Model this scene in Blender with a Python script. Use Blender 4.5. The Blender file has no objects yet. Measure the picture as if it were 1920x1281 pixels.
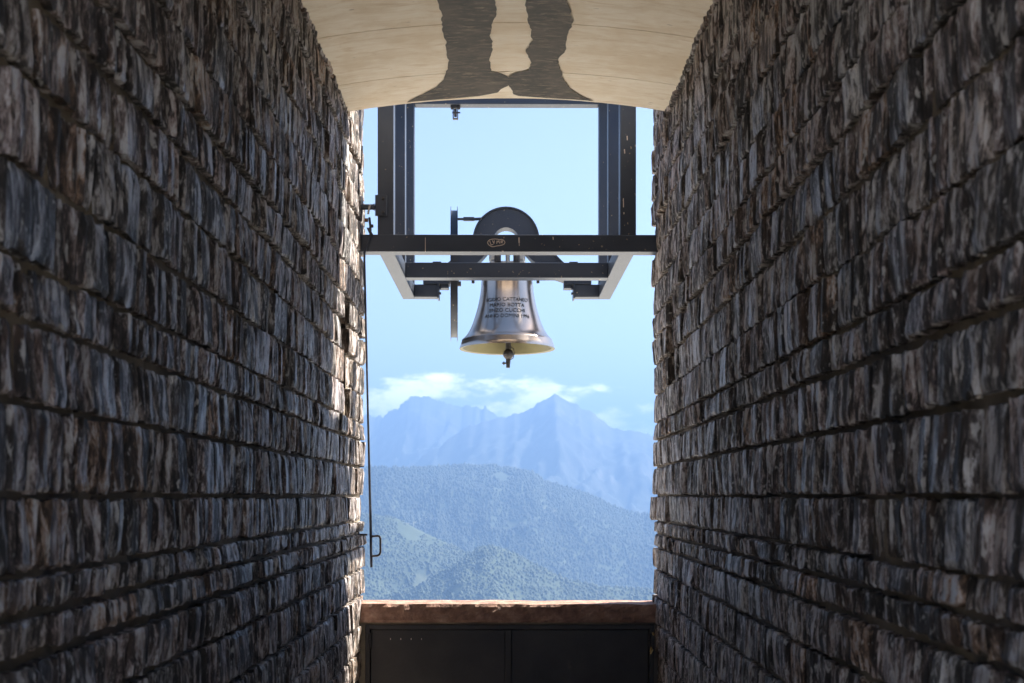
import bpy, math, random
import numpy as np
from mathutils import Vector, Matrix

R = math.radians
scene = bpy.context.scene
C = scene.collection
rng = random.Random(7)

# ------------------------------------------------------------------ camera
EYE = 1.70                      # eye height above the passage floor
FPX = 2133.33                   # focal length in photo pixels (40 mm on 36 mm)
cd = bpy.data.cameras.new('camera'); cam = bpy.data.objects.new('camera', cd); C.objects.link(cam)
cam.location = (0, 0, EYE); cam.rotation_euler = (R(90), 0, 0)
cd.lens = 40; cd.sensor_width = 36; cd.shift_y = (930 - 640.5) / 1920
cd.clip_start = 0.05; cd.clip_end = 80000
cd.dof.use_dof = True; cd.dof.focus_distance = 9.6; cd.dof.aperture_fstop = 4.5
scene.camera = cam

# ------------------------------------------------------------------ light
SUN_AZ, SUN_EL = R(68), R(46)   # azimuth from +Y towards +X
sun_dir = Vector((math.sin(SUN_AZ) * math.cos(SUN_EL), math.cos(SUN_AZ) * math.cos(SUN_EL), math.sin(SUN_EL)))
sd = bpy.data.lights.new('sun', 'SUN'); sd.energy = 5.0; sd.angle = R(0.5); sd.color = (1.0, 0.93, 0.82)
sun = bpy.data.objects.new('sun', sd); C.objects.link(sun)
sun.rotation_euler = (-sun_dir).to_track_quat('-Z', 'Y').to_euler(); sun.location = (20, 10, 30)

world = bpy.data.worlds.new('World'); scene.world = world; world.use_nodes = True
nt = world.node_tree; nt.nodes.clear()
def wn(t, **k):
    n = nt.nodes.new(t)
    for a, b in k.items(): setattr(n, a, b)
    return n
sky = wn('ShaderNodeTexSky', sky_type='NISHITA', sun_disc=False, sun_elevation=SUN_EL, sun_rotation=SUN_AZ,
         altitude=1500, air_density=1.0, dust_density=4.0, ozone_density=1.0)
tc = wn('ShaderNodeTexCoord'); sep = wn('ShaderNodeSeparateXYZ'); nt.links.new(tc.outputs['Generated'], sep.inputs[0])
mp = wn('ShaderNodeMapping'); mp.inputs['Scale'].default_value = (15, 15, 36); mp.inputs['Location'].default_value = (3.1, 0.4, 0.0)
nt.links.new(tc.outputs['Generated'], mp.inputs[0])
no = wn('ShaderNodeTexNoise'); no.inputs['Scale'].default_value = 1.0; no.inputs['Detail'].default_value = 9; no.inputs['Roughness'].default_value = 0.60
nt.links.new(mp.outputs[0], no.inputs['Vector'])
band = wn('ShaderNodeMapRange', interpolation_type='SMOOTHSTEP')    # a low bank of cloud all round the horizon
for i, v in ((1, 0.15), (2, 0.085), (3, -0.30), (4, 0.11)): band.inputs[i].default_value = v
nt.links.new(sep.outputs['Z'], band.inputs[0])
add = wn('ShaderNodeMath', operation='ADD'); nt.links.new(no.outputs['Fac'], add.inputs[0]); nt.links.new(band.outputs[0], add.inputs[1])
cl = wn('ShaderNodeMapRange', interpolation_type='SMOOTHSTEP')
for i, v in ((1, 0.535), (2, 0.69), (3, 0.0), (4, 0.85)): cl.inputs[i].default_value = v
nt.links.new(add.outputs[0], cl.inputs[0])
veil = wn('ShaderNodeMapRange', interpolation_type='SMOOTHSTEP')    # thin white veil towards the horizon
for i, v in ((1, 0.60), (2, 0.05), (3, 0.0), (4, 0.06)): veil.inputs[i].default_value = v
nt.links.new(sep.outputs['Z'], veil.inputs[0])
mxf = wn('ShaderNodeMath', operation='MAXIMUM'); nt.links.new(cl.outputs[0], mxf.inputs[0]); nt.links.new(veil.outputs[0], mxf.inputs[1])
mx = wn('ShaderNodeMix', data_type='RGBA'); nt.links.new(mxf.outputs[0], mx.inputs['Factor'])
nt.links.new(sky.outputs[0], mx.inputs['A']); mx.inputs['B'].default_value = (26.0, 24.8, 24.0, 1)
bg = wn('ShaderNodeBackground'); bg.inputs['Strength'].default_value = 0.050
nt.links.new(mx.outputs['Result'], bg.inputs['Color'])
wo = wn('ShaderNodeOutputWorld'); nt.links.new(bg.outputs[0], wo.inputs['Surface'])

scene.view_settings.view_transform = 'Standard'; scene.view_settings.look = 'None'
scene.view_settings.exposure = 2.32; scene.view_settings.gamma = 1.0
scene.view_settings.use_curve_mapping = False
scene.render.engine = 'CYCLES'
cy = scene.cycles
cy.max_bounces = 7; cy.diffuse_bounces = 6; cy.glossy_bounces = 3; cy.transmission_bounces = 2; cy.volume_bounces = 0
cy.use_denoising = True; cy.sample_clamp_indirect = 6.0; cy.caustics_reflective = False; cy.caustics_refractive = False

# ------------------------------------------------------------------ helpers
def pxp(px, py, Y):
    return ((px - 960) / FPX * Y, Y, EYE + (930 - py) / FPX * Y)

def material(name, build):
    m = bpy.data.materials.new(name); m.use_nodes = True
    t = m.node_tree; t.nodes.clear()
    out = t.nodes.new('ShaderNodeOutputMaterial'); p = t.nodes.new('ShaderNodeBsdfPrincipled')
    t.links.new(p.outputs[0], out.inputs[0])
    def N(kind, ins=None, **k):
        n = t.nodes.new(kind)
        for a, b in k.items(): setattr(n, a, b)
        for a, b in (ins or {}).items():
            s = n.inputs[a]
            if hasattr(b, 'is_linked') or hasattr(b, 'links'): t.links.new(b, s)
            else: s.default_value = b
        return n
    build(N, p, t.links.new)
    return m

def pos_noise(N, scale, detail=5, rough=0.55, dist=0.0, loc=(0, 0, 0), obj=False):
    src = N('ShaderNodeTexCoord').outputs['Object'] if obj else N('ShaderNodeNewGeometry').outputs['Position']
    mp = N('ShaderNodeMapping', {0: src, 'Scale': scale, 'Location': loc})
    return N('ShaderNodeTexNoise', {'Vector': mp.outputs[0], 'Scale': 1.0, 'Detail': detail, 'Roughness': rough, 'Distortion': dist}).outputs['Fac']

def ramp(N, fac, *stops):
    r = N('ShaderNodeValToRGB', {0: fac}); e = r.color_ramp.elements
    while len(e) < len(stops): e.new(0.5)
    for i, (pp, c) in enumerate(stops):
        e[i].position = pp; e[i].color = (*c, 1) if len(c) == 3 else c
    return r.outputs[0]

def mixc(N, fac, a, b, mode='MIX'):
    n = N('ShaderNodeMix', data_type='RGBA', blend_type=mode)
    t = n.id_data
    for key, v in (('Factor', fac), ('A', a), ('B', b)):
        s = [i for i in n.inputs if i.name == key and (key == 'Factor' and i.type == 'VALUE' or key != 'Factor' and i.type == 'RGBA')][0]
        if hasattr(v, 'links'): t.links.new(v, s)
        else: s.default_value = v if key == 'Factor' else ((*v, 1) if len(v) == 3 else v)
    return [o for o in n.outputs if o.type == 'RGBA'][0]

def maprange(N, v, a, b, c, d):
    return N('ShaderNodeMapRange', {0: v, 1: a, 2: b, 3: c, 4: d}).outputs[0]

# ------------------------------------------------------------------ materials
def m_stone(N, p, L):
    tint = N('ShaderNodeAttribute', attribute_name='tint').outputs['Color']
    g = N('ShaderNodeNewGeometry').outputs['Position']
    warp = N('ShaderNodeTexNoise', {'Vector': g, 'Scale': 5.0, 'Detail': 1.0})
    ad = N('ShaderNodeVectorMath', {0: g, 1: N('ShaderNodeVectorMath', {0: warp.outputs['Color'], 1: (0.0, 0.09, 0.0)}, operation='MULTIPLY').outputs[0]}, operation='ADD').outputs[0]
    def streak(sc, det, ro, loc):
        mp = N('ShaderNodeMapping', {0: ad, 'Scale': sc, 'Location': loc})
        return N('ShaderNodeTexNoise', {'Vector': mp.outputs[0], 'Scale': 1.0, 'Detail': det, 'Roughness': ro}).outputs['Fac']
    s1 = streak((18, 20, 4.5), 7, 0.78, (0, 0, 0))
    blot = pos_noise(N, (8, 8, 6), 3, 0.6)
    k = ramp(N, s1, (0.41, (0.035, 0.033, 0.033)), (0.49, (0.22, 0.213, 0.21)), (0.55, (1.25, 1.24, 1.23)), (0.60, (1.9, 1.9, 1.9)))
    c1 = mixc(N, 1.0, tint, k, 'MULTIPLY')
    c1 = mixc(N, ramp(N, s1, (0.54, (0, 0, 0)), (0.60, (0.95, 0.95, 0.95))), c1, (0.66, 0.65, 0.65))     # silvery glints painted into the colour along the streaks
    rust = ramp(N, blot, (0.54, (0, 0, 0)), (0.70, (0.4, 0.4, 0.4)))
    c2 = mixc(N, rust, c1, (0.12, 0.062, 0.033))
    fl = ramp(N, pos_noise(N, (34, 34, 15), 3, 0.65, 0.4, (1, 8, 3)), (0.59, (0, 0, 0)), (0.655, (0.85, 0.85, 0.85)))   # small glints painted as pale flecks
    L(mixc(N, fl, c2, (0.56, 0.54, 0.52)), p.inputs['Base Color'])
    L(maprange(N, s1, 0.46, 0.58, 0.62, 0.20), p.inputs['Roughness'])
    p.inputs['Specular IOR Level'].default_value = 0.7
    L(N('ShaderNodeBump', {'Strength': 1.0, 'Distance': 0.020, 'Height': s1}).outputs[0], p.inputs['Normal'])
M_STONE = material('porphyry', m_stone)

def m_mortar(N, p, L):
    n = pos_noise(N, (14, 14, 14), 6); n2 = pos_noise(N, (1.3, 1.3, 1.3), 3)
    c = mixc(N, n, (0.13, 0.105, 0.075), (0.36, 0.30, 0.215))
    c = mixc(N, ramp(N, n2, (0.42, (0, 0, 0)), (0.6, (1, 1, 1))), c, (0.15, 0.13, 0.11))
    L(c, p.inputs['Base Color']); p.inputs['Roughness'].default_value = 0.95
    L(N('ShaderNodeBump', {'Strength': 0.8, 'Distance': 0.02, 'Height': n}).outputs[0], p.inputs['Normal'])
M_MORTAR = material('mortar', m_mortar)

def m_ceiling(N, p, L):
    a = pos_noise(N, (4.5, 20, 3), 7, 0.68, 0.8); b = pos_noise(N, (2.6, 3.4, 2), 6, 0.6)
    f = pos_noise(N, (9, 90, 9), 3, 0.6)
    c = ramp(N, a, (0.30, (0.70, 0.58, 0.42)), (0.46, (0.84, 0.75, 0.61)), (0.66, (0.90, 0.83, 0.71)))
    c = mixc(N, ramp(N, b, (0.38, (0.65, 0.65, 0.65)), (0.55, (0, 0, 0))), c, (0.70, 0.575, 0.41))
    pits = pos_noise(N, (7, 46, 20), 2, 0.5, 0, (4, 2, 0))
    c = mixc(N, ramp(N, pits, (0.735, (0, 0, 0)), (0.76, (0.75, 0.75, 0.75))), c, (0.22, 0.16, 0.10))
    L(c, p.inputs['Base Color']); p.inputs['Roughness'].default_value = 0.8
    hh = N('ShaderNodeMath', {0: a, 1: f}, operation='ADD').outputs[0]
    L(N('ShaderNodeBump', {'Strength': 0.2, 'Distance': 0.004, 'Height': hh}).outputs[0], p.inputs['Normal'])
M_CEIL = material('cream_concrete', m_ceiling)

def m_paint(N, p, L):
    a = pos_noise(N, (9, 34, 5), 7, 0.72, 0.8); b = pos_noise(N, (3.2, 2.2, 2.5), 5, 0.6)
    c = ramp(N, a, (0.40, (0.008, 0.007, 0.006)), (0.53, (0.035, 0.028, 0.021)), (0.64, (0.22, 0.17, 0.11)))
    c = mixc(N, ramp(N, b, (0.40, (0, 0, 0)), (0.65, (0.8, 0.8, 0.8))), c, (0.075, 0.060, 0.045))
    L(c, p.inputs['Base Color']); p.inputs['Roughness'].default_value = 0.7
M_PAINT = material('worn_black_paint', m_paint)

def m_steel(N, p, L):
    a = pos_noise(N, (3, 3, 3), 5); f = pos_noise(N, (160, 160, 160), 2)
    c = mixc(N, a, (0.020, 0.028, 0.045), (0.052, 0.062, 0.085))
    sp = pos_noise(N, (38, 38, 38), 2, 0.5, 0, (5, 5, 5))
    c = mixc(N, ramp(N, sp, (0.715, (0, 0, 0)), (0.735, (0.8, 0.8, 0.8))), c, (0.33, 0.27, 0.18))
    L(c, p.inputs['Base Color']); p.inputs['Metallic'].default_value = 0.25
    L(maprange(N, f, 0.3, 0.7, 0.34, 0.55), p.inputs['Roughness'])
    L(N('ShaderNodeBump', {'Strength': 0.12, 'Distance': 0.003, 'Height': f}).outputs[0], p.inputs['Normal'])
M_STEEL = material('micaceous_painted_steel', m_steel)

def m_black(N, p, L):
    a = pos_noise(N, (4, 4, 4), 5); f = pos_noise(N, (55, 55, 55), 4)
    c = mixc(N, a, (0.016, 0.015, 0.016), (0.060, 0.053, 0.050))
    L(c, p.inputs['Base Color']); p.inputs['Metallic'].default_value = 0.2
    L(maprange(N, f, 0.3, 0.7, 0.38, 0.6), p.inputs['Roughness'])
    L(N('ShaderNodeBump', {'Strength': 0.15, 'Distance': 0.004, 'Height': f}).outputs[0], p.inputs['Normal'])
M_BLACK = material('black_sheet_metal', m_black)

def m_bell(N, p, L):
    a = pos_noise(N, (2.5, 2.5, 160), 3, 0.6, 0, (0, 0, 0), True); b = pos_noise(N, (3, 3, 2), 4, 0.5, 0, (0, 0, 0), True)
    c = mixc(N, b, (0.42, 0.34, 0.285), (0.64, 0.54, 0.465))
    L(c, p.inputs['Base Color']); p.inputs['Metallic'].default_value = 1.0
    L(maprange(N, b, 0.3, 0.7, 0.20, 0.27), p.inputs['Roughness'])
M_BELL = material('turned_bronze', m_bell)

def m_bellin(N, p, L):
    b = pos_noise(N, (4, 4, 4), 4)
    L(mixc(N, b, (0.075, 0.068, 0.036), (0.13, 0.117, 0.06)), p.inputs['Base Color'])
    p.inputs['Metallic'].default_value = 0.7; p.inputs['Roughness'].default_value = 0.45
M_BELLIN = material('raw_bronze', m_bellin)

def plain(name, col, rough=0.6, metal=0.0, var=0.3):
    def f(N, p, L):
        n = pos_noise(N, (20, 20, 20), 4)
        L(mixc(N, n, tuple(v * (1 - var) for v in col), tuple(v * (1 + var) for v in col)), p.inputs['Base Color'])
        p.inputs['Roughness'].default_value = rough; p.inputs['Metallic'].default_value = metal
    return material(name, f)
M_LETTER = plain('engraved_letter', (0.016, 0.014, 0.013), 0.85, 0.0)
M_SCRATCH = plain('bare_scratch', (0.62, 0.52, 0.44), 0.7)
M_GALV = plain('galvanised_metal', (0.50, 0.49, 0.47), 0.4, 0.6)
M_IRON = plain('dark_iron', (0.045, 0.042, 0.042), 0.5, 0.4)
M_BRASS = plain('brass', (0.55, 0.38, 0.16), 0.35, 0.9)
M_RUST = plain('rusty_bolt', (0.16, 0.075, 0.04), 0.8, 0.2)
M_FLOOR = plain('pale_paving', (0.64, 0.58, 0.49), 0.85, 0, 0.15)

def m_sill(N, p, L):
    a = pos_noise(N, (9, 9, 9), 7, 0.65); b = pos_noise(N, (40, 40, 40), 4, 0.6)
    c = ramp(N, a, (0.3, (0.13, 0.065, 0.046)), (0.5, (0.28, 0.16, 0.115)), (0.72, (0.46, 0.31, 0.235)))
    L(c, p.inputs['Base Color']); p.inputs['Roughness'].default_value = 0.75
    h = N('ShaderNodeMath', {0: a, 1: N('ShaderNodeMath', {0: b, 1: 0.4}, operation='MULTIPLY').outputs[0]}, operation='ADD').outputs[0]
    L(N('ShaderNodeBump', {'Strength': 0.8, 'Distance': 0.03, 'Height': h}).outputs[0], p.inputs['Normal'])
M_SILL = material('red_porphyry', m_sill)

def m_forest(N, p, L):
    a = pos_noise(N, (.012, .012, .012), 5); b = pos_noise(N, (.09, .09, .09), 2)
    c = mixc(N, a, (0.015, 0.026, 0.016), (0.072, 0.082, 0.048)); c = mixc(N, b, c, (0.035, 0.06, 0.026))
    L(c, p.inputs['Base Color']); p.inputs['Roughness'].default_value = 0.8
M_FOREST = material('forest_canopy', m_forest)
def m_conifer(N, p, L):
    a = pos_noise(N, (.008, .008, .008), 5)
    L(mixc(N, a, (0.016, 0.028, 0.018), (0.045, 0.060, 0.030)), p.inputs['Base Color']); p.inputs['Roughness'].default_value = 0.85
M_CONIFER = material('conifer_canopy', m_conifer)
def m_slope(N, p, L):
    a = pos_noise(N, (.006, .006, .006), 6, 0.6); b = pos_noise(N, (.0022, .0022, .0022), 4, 0.55, 0, (7, 3, 1))
    c = ramp(N, a, (0.35, (0.025, 0.042, 0.020)), (0.65, (0.06, 0.08, 0.035)))
    c = mixc(N, ramp(N, b, (0.60, (0, 0, 0)), (0.67, (1, 1, 1))), c, (0.15, 0.155, 0.08))
    L(c, p.inputs['Base Color']); p.inputs['Roughness'].default_value = 0.9
M_SLOPE = material('wooded_slope', m_slope)
def m_rock(N, p, L):
    a = pos_noise(N, (.006, .006, .0024), 7, 0.62); s = N('ShaderNodeSeparateXYZ', {0: N('ShaderNodeNewGeometry').outputs['Normal']}).outputs['Z']
    c = ramp(N, a, (0.40, (0.035, 0.045, 0.03)), (0.54, (0.065, 0.068, 0.055)), (0.70, (0.24, 0.225, 0.20)))
    c = mixc(N, ramp(N, s, (0.45, (0, 0, 0)), (0.75, (0.75, 0.75, 0.75))), c, (0.045, 0.055, 0.033))
    L(c, p.inputs['Base Color']); p.inputs['Roughness'].default_value = 0.9
M_ROCK = material('alpine_rock', m_rock)
def m_ground(N, p, L):
    n = pos_noise(N, (.6, .6, .6), 6); far = N('ShaderNodeVectorMath', {0: N('ShaderNodeNewGeometry').outputs['Position']}, operation='LENGTH').outputs['Value']
    c = mixc(N, n, (0.64, 0.60, 0.52), (0.80, 0.76, 0.68))                 # unseen near ground, whitened to bounce light inside; meadow and wood further off
    g = mixc(N, pos_noise(N, (.01, .01, .01), 5), (0.05, 0.075, 0.03), (0.13, 0.14, 0.06))
    c = mixc(N, maprange(N, far, 50, 90, 0, 1), c, g)
    L(c, p.inputs['Base Color']); p.inputs['Roughness'].default_value = 0.95
M_GROUND = material('bounce_terrace_and_meadow', m_ground)

# ------------------------------------------------------------------ mesh building
class MB:
    def __init__(s): s.v = []; s.f = []
    def add(s, vs, fs):
        o = len(s.v); s.v += [tuple(map(float, v)) for v in vs]; s.f += [tuple(i + o for i in f) for f in fs]; return s
    def box(s, x0, x1, y0, y1, z0, z1, b=0.0):
        if b <= 0:
            vs = [(x, y, z) for z in (z0, z1) for y in (y0, y1) for x in (x0, x1)]
            return s.add(vs, [(0, 2, 3, 1), (4, 5, 7, 6), (0, 1, 5, 4), (2, 6, 7, 3), (0, 4, 6, 2), (1, 3, 7, 5)])
        import bmesh
        bm = bmesh.new(); bmesh.ops.create_cube(bm, size=1)
        for v in bm.verts:
            v.co = Vector(((x0 + x1) / 2 + v.co.x * (x1 - x0), (y0 + y1) / 2 + v.co.y * (y1 - y0), (z0 + z1) / 2 + v.co.z * (z1 - z0)))
        bmesh.ops.bevel(bm, geom=list(bm.edges), offset=b, segments=2, affect='EDGES', profile=0.5)
        bm.verts.index_update()
        s.add([v.co for v in bm.verts], [[v.index for v in f.verts] for f in bm.faces]); bm.free(); return s
    def tube(s, pts, r, n=10, cap=True):
        pts = [Vector(p) for p in pts]; rs = r if isinstance(r, (list, tuple)) else [r] * len(pts)
        rings = []; up = None
        for i, p in enumerate(pts):
            t = (pts[min(i + 1, len(pts) - 1)] - pts[max(i - 1, 0)]).normalized()
            if up is None: up = t.orthogonal().normalized()
            up = (up - t * up.dot(t)).normalized(); sd = t.cross(up)
            rings.append([p + (up * math.cos(2 * math.pi * k / n) + sd * math.sin(2 * math.pi * k / n)) * rs[i] for k in range(n)])
        vs = [v for g in rings for v in g]; fs = []
        for i in range(len(pts) - 1):
            for k in range(n):
                a, b2 = i * n + k, i * n + (k + 1) % n
                fs.append((a, b2, b2 + n, a + n))
        if cap: fs += [tuple(range(n))[::-1], tuple(range((len(pts) - 1) * n, len(pts) * n))]
        return s.add(vs, fs)
    def lathe(s, prof, n=64, axis='Z', c=(0, 0, 0), closed=False):
        vs = []; m = len(prof)
        for k in range(n):
            a = 2 * math.pi * k / n; ca, sa = math.cos(a), math.sin(a)
            for (r, h) in prof:
                vs.append((c[0] + r * ca, c[1] + r * sa, c[2] + h) if axis == 'Z' else (c[0] + h, c[1] + r * ca, c[2] + r * sa))
        fs = []
        for k in range(n):
            k2 = (k + 1) % n
            for i in range(m if closed else m - 1):
                j = (i + 1) % m
                fs.append((k * m + i, k2 * m + i, k2 * m + j, k * m + j))
        return s.add(vs, fs)
    def sweep(s, path, sec):
        """rectangular bar in the XZ plane: path of (x, z, half width), depth sec = (y0, y1)"""
        m = len(path); vs = []
        for i, (x, z, w) in enumerate(path):
            a = path[max(i - 1, 0)]; b2 = path[min(i + 1, m - 1)]
            t = Vector((b2[0] - a[0], b2[1] - a[1])).normalized(); nn = Vector((-t.y, t.x))
            for (sg, y) in ((1, sec[0]), (1, sec[1]), (-1, sec[1]), (-1, sec[0])):
                vs.append((x + nn.x * w * sg, y, z + nn.y * w * sg))
        fs = [(0, 1, 2, 3), tuple((m - 1) * 4 + k for k in (3, 2, 1, 0))]
        for i in range(m - 1):
            for k in range(4):
                a, b2 = i * 4 + k, i * 4 + (k + 1) % 4
                fs.append((a, a + 4, b2 + 4, b2))
        return s.add(vs, fs)
    def build(s, name, mat, parent=None, smooth=False, off=None):
        o0 = Vector(off) if off is not None else (parent_loc(parent) if parent else Vector((0, 0, 0)))
        me = bpy.data.meshes.new(name); me.from_pydata([tuple(Vector(v) - o0) for v in s.v], [], s.f); me.update()
        if mat: me.materials.append(mat)
        if smooth:
            me.polygons.foreach_set('use_smooth', [True] * len(me.polygons))
            try: me.set_sharp_from_angle(angle=R(35))
            except Exception: pass
        import bmesh
        bm = bmesh.new(); bm.from_mesh(me); bmesh.ops.recalc_face_normals(bm, faces=bm.faces); bm.to_mesh(me); bm.free()
        o = bpy.data.objects.new(name, me); C.objects.link(o)
        if parent: o.parent = parent
        return o

def parent_loc(p):
    v = Vector((0, 0, 0))
    while p is not None: v = v + p.location; p = p.parent
    return v
def tag(o, label, cat, group=None):
    o['label'] = label; o['category'] = cat
    if 'kind' not in o: o['kind'] = 'thing'
    if group: o['group'] = group
    return o
def thing(name, loc, label, cat, group=None):
    o = bpy.data.objects.new(name, None); C.objects.link(o); o.location = loc; o.empty_display_size = 0.2
    return tag(o, label, cat, group)
def struct(o): o['kind'] = 'structure'; return o
def grid_faces(nx, ny):
    i = np.arange(nx - 1); j = np.arange(ny - 1); J, I = np.meshgrid(j, i, indexing='ij'); a = (J * nx + I).ravel()
    return np.stack([a, a + 1, a + nx + 1, a + nx], 1)
def np_mesh(name, V, F, mat, smooth=True):
    me = bpy.data.meshes.new(name); me.from_pydata(V.tolist(), [], F.tolist()); me.update(); me.materials.append(mat)
    if smooth: me.polygons.foreach_set('use_smooth', [True] * len(me.polygons))
    o = bpy.data.objects.new(name, me); C.objects.link(o); return o

# numpy value noise
def vnoise(x, y, seed=0):
    xi = np.floor(x).astype(np.int64); yi = np.floor(y).astype(np.int64); fx = x - xi; fy = y - yi
    def h(a, b):
        n = (a * 374761393 + b * 668265263 + seed * 982451653) & 0xffffffff
        n = ((n ^ (n >> 13)) * 1274126177) & 0xffffffff
        return ((n ^ (n >> 16)) & 0xffffff) / float(0xffffff)
    u = fx * fx * fx * (fx * (fx * 6 - 15) + 10); v = fy * fy * fy * (fy * (fy * 6 - 15) + 10)
    return (h(xi, yi) * (1 - u) + h(xi + 1, yi) * u) * (1 - v) + (h(xi, yi + 1) * (1 - u) + h(xi + 1, yi + 1) * u) * v
def fbm(x, y, o=5, seed=0, ridged=False, gain=0.5):
    s = 0; a = 1; t = 0
    for k in range(o):
        n = vnoise(x * 2 ** k + 17.3 * k, y * 2 ** k - 9.1 * k, seed + k)
        if ridged: n = 1 - np.abs(2 * n - 1)
        s = s + a * n; t += a; a *= gain
    return s / t

# ------------------------------------------------------------------ the land
def crest_fn(D, pts):
    px = np.array([p[0] for p in pts], float); py = np.array([p[1] for p in pts], float)
    X = (px - 960) / FPX * D; Z = EYE + (930 - py) / FPX * D
    return lambda x: np.interp(x, X, Z)

def ridge_height(x, y, D, crest, slope, back, wob, seed, namp, nscale, jag=0.0, jscale=60.):
    yc = D + wob * (fbm(x / (wob * 3 + 1), x * 0 + seed, 3, seed) - 0.5) * 2
    z0 = crest(x * D / np.maximum(y, D * .5) if False else x)
    if jag: z0 = z0 + (fbm(x / jscale, x * 0 + 3.3, 5, seed + 5, True, 0.6) - 0.6) * jag
    dy = yc - y
    drop = np.where(dy > 0, slope * dy, back * -dy)
    # spurs and gullies run down the face and grow away from the crest
    n = fbm(x / nscale + 0.25 * dy / nscale, y / (nscale * 1.5), 7, seed + 11, True, 0.55) - 0.55
    amp = np.minimum(drop * 0.5, namp)
    return z0 - drop + n * 2 * amp

def land(name, D, y0, y1, x0, x1, step, hf, mat):
    nx = int((x1 - x0) / step) + 1; ny = int((y1 - y0) / step) + 1
    xs = np.linspace(x0, x1, nx); ys = np.linspace(y0, y1, ny); X, Y = np.meshgrid(xs, ys)
    Z = hf(X, Y)
    V = np.stack([X.ravel(), Y.ravel(), Z.ravel()], 1)
    return struct(np_mesh(name, V, grid_faces(nx, ny), mat))

# wooded spur nearest the lookout, two lobes
cA = crest_fn(3100, [(200, 900), (450, 925), (600, 948), (683, 962), (740, 970), (800, 1000), (880, 1037), (940, 1062), (1000, 1085), (1120, 1130), (1700, 1300)])
cA2 = crest_fn(2750, [(300, 1250), (780, 1100), (850, 1060), (880, 1036), (905, 1024), (925, 1022), (960, 1035), (1010, 1062), (1060, 1085), (1120, 1098), (1224, 1104), (1400, 1092), (1700, 1060)])
def hA(x, y):
    a = ridge_height(x, y, 3100, cA, 0.62, 0.7, 36, 3, 44, 190)
    b = ridge_height(x, y, 2750, cA2, 0.55, 0.7, 26, 8, 34, 150)
    return np.maximum(a, b)
land('hills', 3100, 2050, 3300, -1050, 1050, 10, hA, M_SLOPE)
cB = crest_fn(4300, [(100, 830), (400, 862), (600, 874), (683, 876), (780, 878), (850, 873), (930, 874), (965, 880), (1000, 886), (1020, 902), (1060, 914), (1100, 926), (1150, 950), (1180, 960), (1224, 966), (1350, 985), (1500, 990), (1800, 960)])
def hB(x, y): return ridge_height(x, y, 4300, cB, 0.52, 0.5, 48, 21, 75, 280)
land('hills', 4300, 3200, 4700, -1700, 1700, 13, hB, M_SLOPE)
cC = crest_fn(7500, [(100, 900), (500, 900), (700, 890), (770, 870), (830, 832), (880, 796), (905, 790), (940, 784), (975, 774), (1000, 762), (1020, 752), (1034, 744), (1041, 739), (1048, 743), (1065, 754), (1078, 755), (1092, 766), (1112, 776), (1130, 788), (1147, 803), (1170, 806), (1190, 810), (1224, 818), (1350, 850), (1500, 835), (1900, 860)])
def hC(x, y): return ridge_height(x, y, 7500, cC, 0.62, 0.6, 90, 33, 200, 300, 40, 58)
land('mountains', 7500, 6100, 8000, -3100, 3100, 16, hC, M_ROCK)
cD = crest_fn(9000, [(100, 800), (400, 770), (560, 800), (683, 782), (720, 775), (748, 770), (752, 760), (762, 752), (772, 747), (790, 748), (803, 746), (818, 752), (838, 757), (850, 760), (858, 765), (872, 766), (893, 764), (913, 768), (928, 778), (942, 785), (1000, 800), (1100, 830), (1200, 824), (1260, 812), (1500, 840), (1900, 800)])
def hD(x, y): return ridge_height(x, y, 9000, cD, 0.75, 0.7, 120, 47, 240, 280, 110, 60)
land('mountains', 9000, 7700, 9600, -3800, 3800, 17, hD, M_ROCK)

# ground sheet to the horizon: unseen terrace added for bounce light round the building, then the mountainside falling to the valley
rad = np.concatenate([np.linspace(0, 60, 31), np.geomspace(66, 24000, 60)]); ang = np.linspace(0, 2 * math.pi, 121)
Rr, Aa = np.meshgrid(rad, ang); GX = Rr * np.cos(Aa); GY = Rr * np.sin(Aa) + 8.0
front = np.clip((GY - 8.75) / 0.3, 0, 1)
GZ = -0.08 - 2.5 * front - 0.36 * np.maximum(Rr - 45, 0) * 1.0 - 0.10 * np.maximum(GY - 14, 0)
GZ = np.maximum(GZ, -760 + 20 * fbm(GX / 900, GY / 900, 4, 2))
V = np.stack([GX.ravel(), GY.ravel(), GZ.ravel()], 1)
struct(np_mesh('ground', V, grid_faces(len(rad), len(ang)), M_GROUND))

# woods: small lumpy crowns, far off, one mass each
def woods(name, n, xr, yr, hf, rmin, rmax, tall, mat, seed, label, thin=None):
    g = np.random.default_rng(seed)
    x = g.uniform(*xr, n); y = g.uniform(*yr, n)
    if thin is not None:
        k = thin(x, y); x = x[k]; y = y[k]; n = len(x)
    z = hf(x, y); r = rmin + (rmax - rmin) * g.random(n) ** 1.8; h = r * g.uniform(tall * .8, tall * 1.25, n)
    a = np.arange(6) * math.pi / 3
    base = [(math.cos(t), math.sin(t), 0.1) for t in a] + [(0.72 * math.cos(t + .5), 0.72 * math.sin(t + .5), 0.62) for t in a] + [(0, 0, 1.0)]
    base = np.array(base); V = base[None] * np.stack([r, r, h], 1)[:, None, :]
    V *= g.uniform(0.78, 1.22, V.shape); V += np.stack([x, y, z - 0.15 * h], 1)[:, None, :]
    F = []
    for k in range(6):
        k2 = (k + 1) % 6; F += [(k, k2, 6 + k), (k2, 6 + k2, 6 + k), (6 + k, 6 + k2, 12)]
    F = np.array(F)[None] + (np.arange(n) * 13)[:, None, None]
    o = np_mesh(name, V.reshape(-1, 3), F.reshape(-1, 3), mat, True)
    o['kind'] = 'stuff'; tag(o, label, 'forest'); return o
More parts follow.
